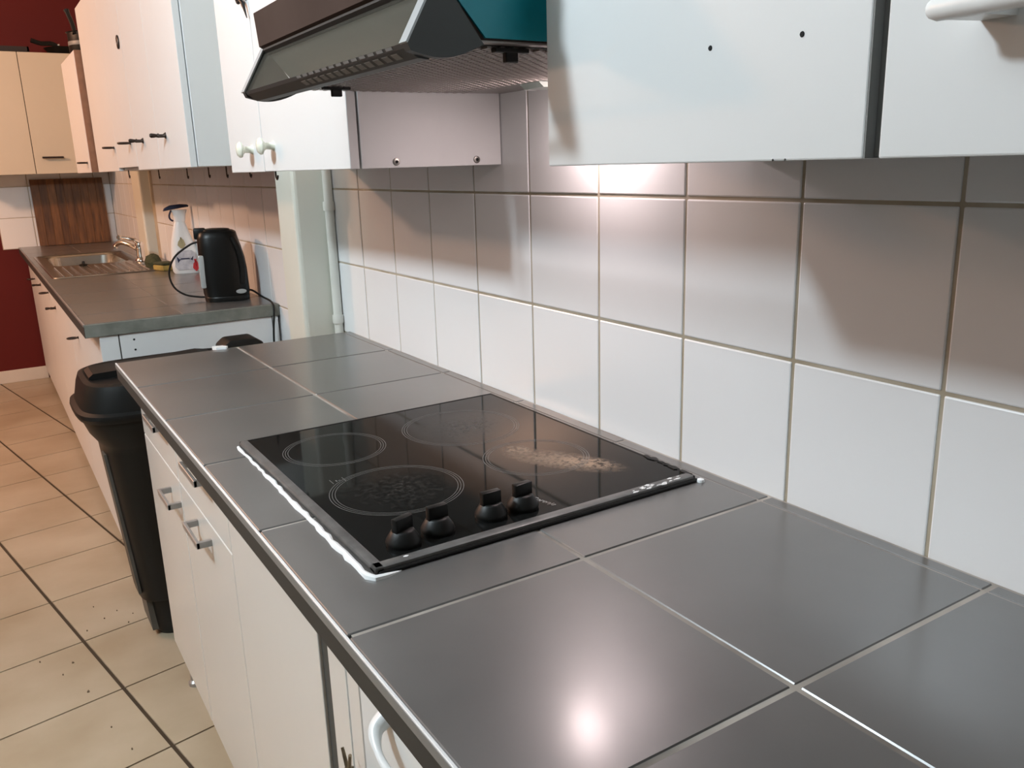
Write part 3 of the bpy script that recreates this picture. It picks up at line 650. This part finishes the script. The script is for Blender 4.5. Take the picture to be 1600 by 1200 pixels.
# ------------------------------------------------------------------ base cabinets, far run
def far_base(y0, y1, label, top=0.857):
    t = thing('base_cabinet', label, 'base cabinet', (-0.3, (y0+y1)/2, 0), 'white base cabinets under the far counter')
    obj('carcass', bx(-0.555, -0.008, y0+0.002, y1-0.002, 0.09, top), LAM, t)
    d = obj('door', bx(DX, DX+0.018, y0+0.0015, y1-0.0015, 0.075, 0.852, 0.001, 1), LAM, t)
    obj('plinth', bx(-0.50, -0.49, y0, y1, 0.0, 0.09), LAM, t)
    return t, d
t, d = far_base(2.70, 3.70, 'white base cabinet end below the kettle, with one ring pull')
sp = obj('side_panel', bx(-0.516, -0.008, 2.692, 2.702, 0.06, 0.857, 0.0008, 1), LAM, t)
obj('front_edge', bx(-0.574, -0.520, 2.692, 2.702, 0.06, 0.857, 0.0008, 1), LAM, t)
obj('corner_seam', bx(-0.5205, -0.5155, 2.695, 2.703, 0.06, 0.857), DARKGAP, t)
obj('back_seam', bx(-0.030, -0.027, 2.6915, 2.695, 0.06, 0.857), DARKGAP, t)
for z in (0.836, 0.803): obj('peg_hole', lathe([(0.0035, 0), (0.003, 0.0006)], 10, Matrix.Translation((-0.475, 2.692, z)) @ Matrix.Rotation(PI/2, 4, 'X')), HOLE, sp)
ring_pull(DX, 3.42, 0.742, d, 0.017, 0.003)
cup_hook(-0.590, 3.35, 0.858, t, 0.03)
t, d = far_base(3.704, 4.56, 'white base cabinet left of the sink bowl, second from the kettle')
bow_pull(DX, 4.40, 0.735, d); cup_hook(-0.590, 4.15, 0.858, t, 0.035); cup_hook(-0.590, 4.3, 0.858, t, 0.03)
t, d = far_base(4.564, 5.45, 'white base cabinet below the sink with a dark bow pull', 0.74)
bow_pull(DX, 5.3, 0.755, d); ring_pull(DX, 4.75, 0.770, d)
obj('seam', bx(DX+0.001, DX+0.01, 5.449, 5.457, 0.075, 0.852), DARKGAP, t)
t, d = far_base(5.458, YE-0.02, 'white base cabinet in the corner against the red wall')
ring_pull(DX, 5.8, 0.74, d); cup_hook(-0.590, 5.7, 0.858, t, 0.035)

# ------------------------------------------------------------------ sink and tap
sk = thing('sink', 'stainless steel sink with drainer set in the far counter', 'sink', (-0.34, 4.77, 0.9))
BX0, BX1, BY0, BY1 = -0.53, -0.165, 4.72, 5.34
bm = bmesh.new(); z = 0.9035
def ring4(x0, x1, y0, y1, zz, r=0.05, n=6):
    out = []
    for cx, cy, a0 in ((x1-r, y1-r, 0), (x0+r, y1-r, PI/2), (x0+r, y0+r, PI), (x1-r, y0+r, 1.5*PI)):
        for k in range(n+1):
            t_ = a0+PI/2*k/n; out.append((cx+r*math.cos(t_), cy+r*math.sin(t_), zz))
    return out
secs = [ring4(SX0, SX1, SY0, SY1, 0.9002, 0.03), ring4(SX0+0.003, SX1-0.003, SY0+0.003, SY1-0.003, 0.9045, 0.03), ring4(SX0+0.018, SX1-0.018, SY0+0.018, SY1-0.018, 0.9045, 0.03), ring4(SX0+0.026, SX1-0.026, SY0+0.026, SY1-0.026, 0.9005, 0.03),
        ring4(BX0, BX1, BY0, BY1, 0.9005, 0.07), ring4(BX0+0.008, BX1-0.008, BY0+0.008, BY1-0.008, 0.893, 0.07), ring4(BX0+0.02, BX1-0.02, BY0+0.02, BY1-0.02, 0.775, 0.07), ring4(BX0+0.06, BX1-0.06, BY0+0.06, BY1-0.06, 0.755, 0.05)]
R = [[bm.verts.new(p) for p in s] for s in secs]; nn = len(secs[0])
for A_, B_ in zip(R, R[1:]):
    for k in range(nn): bm.faces.new((A_[k], A_[(k+1) % nn], B_[(k+1) % nn], B_[k]))
bm.faces.new(R[-1]); bmesh.ops.recalc_face_normals(bm, faces=list(bm.faces))
obj('basin', bm, STEEL, sk, True)
for k in range(11):
    x = -0.535+k*0.037
    obj('drainer_ridge', tube([(x, 4.165, 0.9015), (x, 4.64, 0.9005)], [0.0045, 0.0045], 8), STEEL, sk, True)
obj('drain', lathe([(0.032, 0.7555), (0.030, 0.758), (0.012, 0.757)], 20, Matrix.Translation((-0.35, 5.03, 0))), HOLE, sk)
pl = tag(obj('sink_plug', lathe([(0.020, 0.9005), (0.022, 0.908), (0.008, 0.912), (0.006, 0.922), (0.001, 0.924)], 18, Matrix.Translation((-0.40, 4.66, 0))), BLACKP, smooth=True, loc=(-0.40, 4.66, 0.9005)), 'small black sink plug lying on the drainer', 'plug')
tp = thing('mixer_tap', 'chrome mixer tap behind the sink with spout to the left', 'tap', (-0.125, 4.68, 0.9))
TX, TY = -0.122, 4.66
obj('tap_body', lathe([(0.032, 0.9045), (0.030, 0.912), (0.022, 0.92), (0.020, 0.965), (0.024, 0.985), (0.018, 1.0), (0.004, 1.005)], 20, Matrix.Translation((TX, TY, 0))), CHROME, tp, True)
obj('spout', tube(smooth_path([(TX, TY, 0.955), (TX-0.04, TY+0.04, 0.985), (TX-0.075, TY+0.08, 0.998), (TX-0.10, TY+0.11, 0.985), (TX-0.103, TY+0.113, 0.967)], 5), 0.012, 12), CHROME, tp, True)
lv = obj('lever', tube(smooth_path([(TX, TY, 0.995), (TX-0.03, TY-0.02, 1.015), (TX-0.085, TY+0.0, 1.03)], 4), [0.012]*4+[0.009]*4+[0.008], 10), CHROME, tp, True)
obj('lever_tip', lathe([(0.004, -0.012), (0.013, -0.006), (0.013, 0.006), (0.004, 0.012)], 14, Matrix.Translation((TX-0.092, TY, 1.031))), CHROME, lv, True)
def sponge(name, label, x, y, z, m1, m2, a, cat='sponge'):
    t = thing(name, label, cat, (x, y, z))
    for zz, hh, m_, n_ in ((0, 0.026, m2, 'foam'), (0.026, 0.012, m1, 'scouring_layer')):
        b_ = bx(-0.036, 0.036, -0.05, 0.05, zz, zz+hh, 0.006, 2); bmesh.ops.transform(b_, matrix=Matrix.Translation((x, y, z)) @ Matrix.Rotation(a, 4, 'Z'), verts=list(b_.verts)); obj(n_, b_, m_, t, True)
sponge('kitchen_sponge', 'yellow sponge with green scouring side beside the spray bottle', -0.105, 4.11, 0.9002, SPGREEN, SPYEL, 0.3)
sc = loft([superell(-0.115, 4.36, 0.9002, 0.036, 0.05, 2.2, 18), superell(-0.116, 4.36, 0.922, 0.042, 0.058, 2.1, 18), superell(-0.112, 4.37, 0.947, 0.030, 0.04, 2.0, 18), superell(-0.11, 4.37, 0.957, 0.010, 0.012, 2.0, 18)])
for v in sc.verts: v.co += Vector((random.uniform(-.004, .004), random.uniform(-.004, .004), random.uniform(-.003, .003) if v.co.z > 0.91 else 0))
tag(obj('scouring_pad', sc, SPGREEN, smooth=True, loc=(-0.115, 4.36, 0.9002)), 'crumpled dark green scouring pad between tap and yellow sponge', 'scouring pad')

# ------------------------------------------------------------------ chopping board
cb = thing('chopping_board', 'worn brown wooden chopping board leaning on the far wall tiles', 'chopping board', (-0.28, YE-0.03, 0.9))
W_ = 0.437; nst = 9
for k in range(nst):
    a = -0.487+W_*k/nst; b = a+W_/nst
    bmk = bx(a+0.0003, b-0.0003, -0.011, 0.011, 0, 0.432, 0.001, 1)
    bmesh.ops.transform(bmk, matrix=Matrix.Translation((0, YE-0.045, 0.9012)) @ Matrix.Rotation(math.radians(-3.2), 4, 'X'), verts=list(bmk.verts))
    obj('stave', bmk, WOOD, cb)

# ------------------------------------------------------------------ kettle
KX, KY = -0.128, 2.925
er = Vector((0.974, -0.228, 0)); ed = Vector((0.228, 0.974, 0)); rot = math.atan2(er.y, er.x)
kt = thing('electric_kettle', 'black plastic jug kettle standing on the end of the far counter', 'kettle', (KX, KY, 0.9))
def ksec(z, l, r, d, e=3.2):
    c = Vector((KX, KY, 0))+er*(l+r)/2; return superell(c.x, c.y, 0.9+z, (r-l)/2, d, e, 36, rot)
obj('power_base', loft([ksec(0.0008, -0.062, 0.090, 0.072), ksec(0.014, -0.064, 0.092, 0.074), ksec(0.018, -0.062, 0.090, 0.072)]), BLACKK, kt, True)
body = obj('body', loft([ksec(0.016, -0.062, 0.090, 0.071), ksec(0.03, -0.066, 0.093, 0.073), ksec(0.07, -0.068, 0.092, 0.072), ksec(0.11, -0.069, 0.091, 0.070), ksec(0.15, -0.069, 0.087, 0.067), ksec(0.19, -0.068, 0.078, 0.063), ksec(0.222, -0.067, 0.070, 0.059), ksec(0.240, -0.062, 0.066, 0.054), ksec(0.246, -0.054, 0.056, 0.048)]), BLACKK, kt, True)
obj('lid', loft([ksec(0.245, -0.048, 0.050, 0.044), ksec(0.251, -0.043, 0.044, 0.040), ksec(0.253, -0.03, 0.03, 0.028)]), BLACKK, kt, True)
def kbox(l, r, d0, d1, z0, z1, bv):
    b_ = bx(l, r, d0, d1, z0, z1, bv, 2); bmesh.ops.transform(b_, matrix=Matrix.Translation((KX, KY, 0.9)) @ Matrix.Rotation(rot, 4, 'Z'), verts=list(b_.verts)); return b_
obj('lid_button', kbox(-0.076, -0.035, -0.022, 0.022, 0.218, 0.256, 0.006), BLACKP, kt, True)
obj('handle_bar', tube(smooth_path([Vector((KX, KY, 0.9))+er*a+ed*b+Vector((0, 0, c)) for a, b, c in ((0.050, -0.050, 0.222), (0.066, -0.056, 0.18), (0.074, -0.060, 0.12), (0.070, -0.062, 0.06))], 4), 0.011, 10), BLACKK, kt, True)
obj('level_window', kbox(-0.0710, -0.050, -0.058, -0.014, 0.05, 0.165, 0.006), LEVEL, kt, True, 'clear water level window')
obj('badge', lathe([(0.018, 0), (0.016, 0.0012)], 24, Matrix.Translation(Vector((KX, KY, 0.9))+er*0.062-ed*0.0715+Vector((0, 0, 0.034))) @ Matrix.Rotation(rot, 4, 'Z') @ Matrix.Rotation(PI/2, 4, 'X') @ Matrix.Scale(0.45, 4, (0, 1, 0))), PRINT2, kt)
K0 = Vector((KX, KY, 0.9))
def kp(a, b, c): return K0+er*a+ed*b+Vector((0, 0, c))
obj('cord', tube(smooth_path([kp(-0.066, 0.05, 0.205), kp(-0.095, 0.06, 0.195), kp(-0.15, 0.07, 0.155), kp(-0.175, 0.07, 0.10), kp(-0.165, 0.06, 0.05), kp(-0.13, 0.04, 0.022), kp(-0.08, 0.02, 0.012), kp(-0.045, 0.01, 0.012)], 7), 0.0035, 8), BLACKP, kt, True, 'black cable looping beside the kettle')
obj('cord', tube(smooth_path([kp(0.078, 0.0, 0.012), kp(0.095, -0.02, 0.030), Vector((-0.028, 2.78, 0.915)), Vector((-0.022, 2.70, 0.905)), Vector((-0.024, 2.675, 0.875)), Vector((-0.035, 2.672, 0.78)), Vector((-0.045, 2.66, 0.55))], 7), 0.0035, 8), BLACKP, kt, True, 'black cable hanging over the counter end')

# ------------------------------------------------------------------ spray bottle
BXc, BYc = -0.045, 3.90
sb = thing('spray_bottle', 'white cleaning spray bottle with navy trigger head behind the kettle', 'spray bottle', (BXc, BYc, 0.9))
def bsec(z, l, r, d, e=2.6): return superell(BXc+er.x*(l+r)/2, BYc+er.y*(l+r)/2, 0.9+z, (r-l)/2, d, e, 28, rot)
obj('bottle', loft([bsec(0.0005, -0.058, 0.058, 0.033), bsec(0.01, -0.064, 0.064, 0.036), bsec(0.05, -0.068, 0.062, 0.036), bsec(0.11, -0.062, 0.052, 0.033), bsec(0.15, -0.056, 0.036, 0.028), bsec(0.19, -0.046, 0.024, 0.022), bsec(0.225, -0.036, 0.014, 0.018), bsec(0.235, -0.03, 0.010, 0.016)]), WPLAS, sb, True)
obj('neck', loft([bsec(0.232, -0.032, 0.014, 0.018), bsec(0.262, -0.034, 0.020, 0.018), bsec(0.285, -0.040, 0.028, 0.016)]), WPLAS, sb, True)
hdp = [(-0.075, 0.281), (-0.070, 0.294), (-0.045, 0.306), (0.0, 0.310), (0.032, 0.307), (0.038, 0.298), (0.0, 0.293), (-0.045, 0.286)]
hb = prism(hdp, 'y', -0.017, 0.017); bevel(hb, 0.003, 1)
bmesh.ops.transform(hb, matrix=Matrix.Translation((BXc, BYc, 0.9)) @ Matrix.Rotation(rot, 4, 'Z'), verts=list(hb.verts))
obj('spray_head', hb, NAVY, sb, True, 'navy spray head')
obj('trigger', tube(smooth_path([Vector((BXc, BYc, 0.9))+er*a+Vector((0, 0, c)) for a, c in ((-0.040, 0.284), (-0.050, 0.262), (-0.048, 0.245), (-0.036, 0.236))], 4), 0.004, 8), NAVY, sb, True)
def decal(l, r, z0, z1, d, m_, nm):
    b_ = prism([(l+0.012, z0), (r-0.012, z0), (r, z0+0.015), (r-0.006, z1-0.012), (r-0.02, z1), (l+0.02, z1), (l+0.004, z1-0.02), (l, z0+0.015)], 'y', -d-0.0015, -d+0.002)
    bmesh.ops.transform(b_, matrix=Matrix.Translation((BXc, BYc, 0.9)) @ Matrix.Rotation(rot, 4, 'Z'), verts=list(b_.verts)); return obj(nm, b_, m_, sb)
decal(-0.050, 0.046, 0.018, 0.105, 0.037, GREYLAB, 'label_sheet')
decal(0.024, 0.052, 0.010, 0.065, 0.0385, REDPL, 'red_patch')
decal(-0.030, 0.004, 0.115, 0.165, 0.0335, OLIVE, 'printed_swirl')
decal(-0.040, 0.032, 0.066, 0.071, 0.039, NAVY, 'printed_line')

# ------------------------------------------------------------------ bin in the gap between the counters
bn = thing('waste_bin', 'tall black plastic waste bin with domed lid between the two counters', 'bin', (-0.45, 2.42, 0))
BCX, BCY = -0.445, 2.40
def bs(z, x0, x1, hy, e=4.0, cy=BCY): return superell((x0+x1)/2, cy, z, (x1-x0)/2, hy, e, 48)
obj('foot', loft([bs(0.0, -0.575, -0.30, 0.105), bs(0.02, -0.585, -0.29, 0.115), bs(0.16, -0.593, -0.28, 0.125)]), BLACKP, bn, True)
obj('body', loft([bs(0.125, -0.607, -0.275, 0.132), bs(0.13, -0.609, -0.272, 0.134), bs(0.60, -0.644, -0.235, 0.175), bs(0.62, -0.650, -0.23, 0.18), bs(0.655, -0.672, -0.21, 0.20), bs(0.70, -0.688, -0.205, 0.205), bs(0.705, -0.690, -0.205, 0.205)]), BLACKP, bn, True)
obj('lit_channel', prism([(-0.612, 0.15), (-0.604, 0.15), (-0.635, 0.59), (-0.647, 0.59)], 'y', BCY-0.09, BCY-0.045), BINGREY, bn)  # paler colour paints the light caught along the bin's front ridge
obj('foot_panel', prism([(-0.589, 0.02), (-0.57, 0.02), (-0.575, 0.15), (-0.597, 0.15)], 'y', BCY-0.085, BCY+0.06), BINGREY, bn)
lid = obj('lid', loft([bs(0.700, -0.694, -0.20, 0.208), bs(0.712, -0.700, -0.195, 0.213), bs(0.722, -0.698, -0.197, 0.211), bs(0.728, -0.686, -0.205, 0.20), bs(0.775, -0.676, -0.21, 0.192), bs(0.797, -0.668, -0.215, 0.185), bs(0.802, -0.655, -0.225, 0.175), bs(0.798, -0.645, -0.235, 0.165)]), BLACKP, bn, True)
obj('swing_flap', loft([bs(0.785, -0.640, -0.24, 0.16), bs(0.796, -0.60, -0.26, 0.13), bs(0.804, -0.56, -0.29, 0.09), bs(0.806, -0.5, -0.34, 0.05)]), BLACKP, lid, True)
obj('lid_ridge', prism([(-0.648, 0.785), (-0.650, 0.806), (-0.638, 0.815), (-0.50, 0.819), (-0.34, 0.826), (-0.305, 0.820), (-0.30, 0.785)], 'y', BCY-0.055, BCY+0.065), BLACKP, lid)
hb = prism([(-0.292, 0.79), (-0.285, 0.840), (-0.262, 0.858), (-0.185, 0.858), (-0.162, 0.842), (-0.158, 0.79)], 'y', BCY-0.06, BCY+0.03); bevel(hb, 0.006, 2)
obj('rear_handle', hb, BLACKP, bn, True)

for o in list(bpy.data.objects):
    if o.type == 'MESH' and len(o.data.materials) == 0: print('no material', o.name)
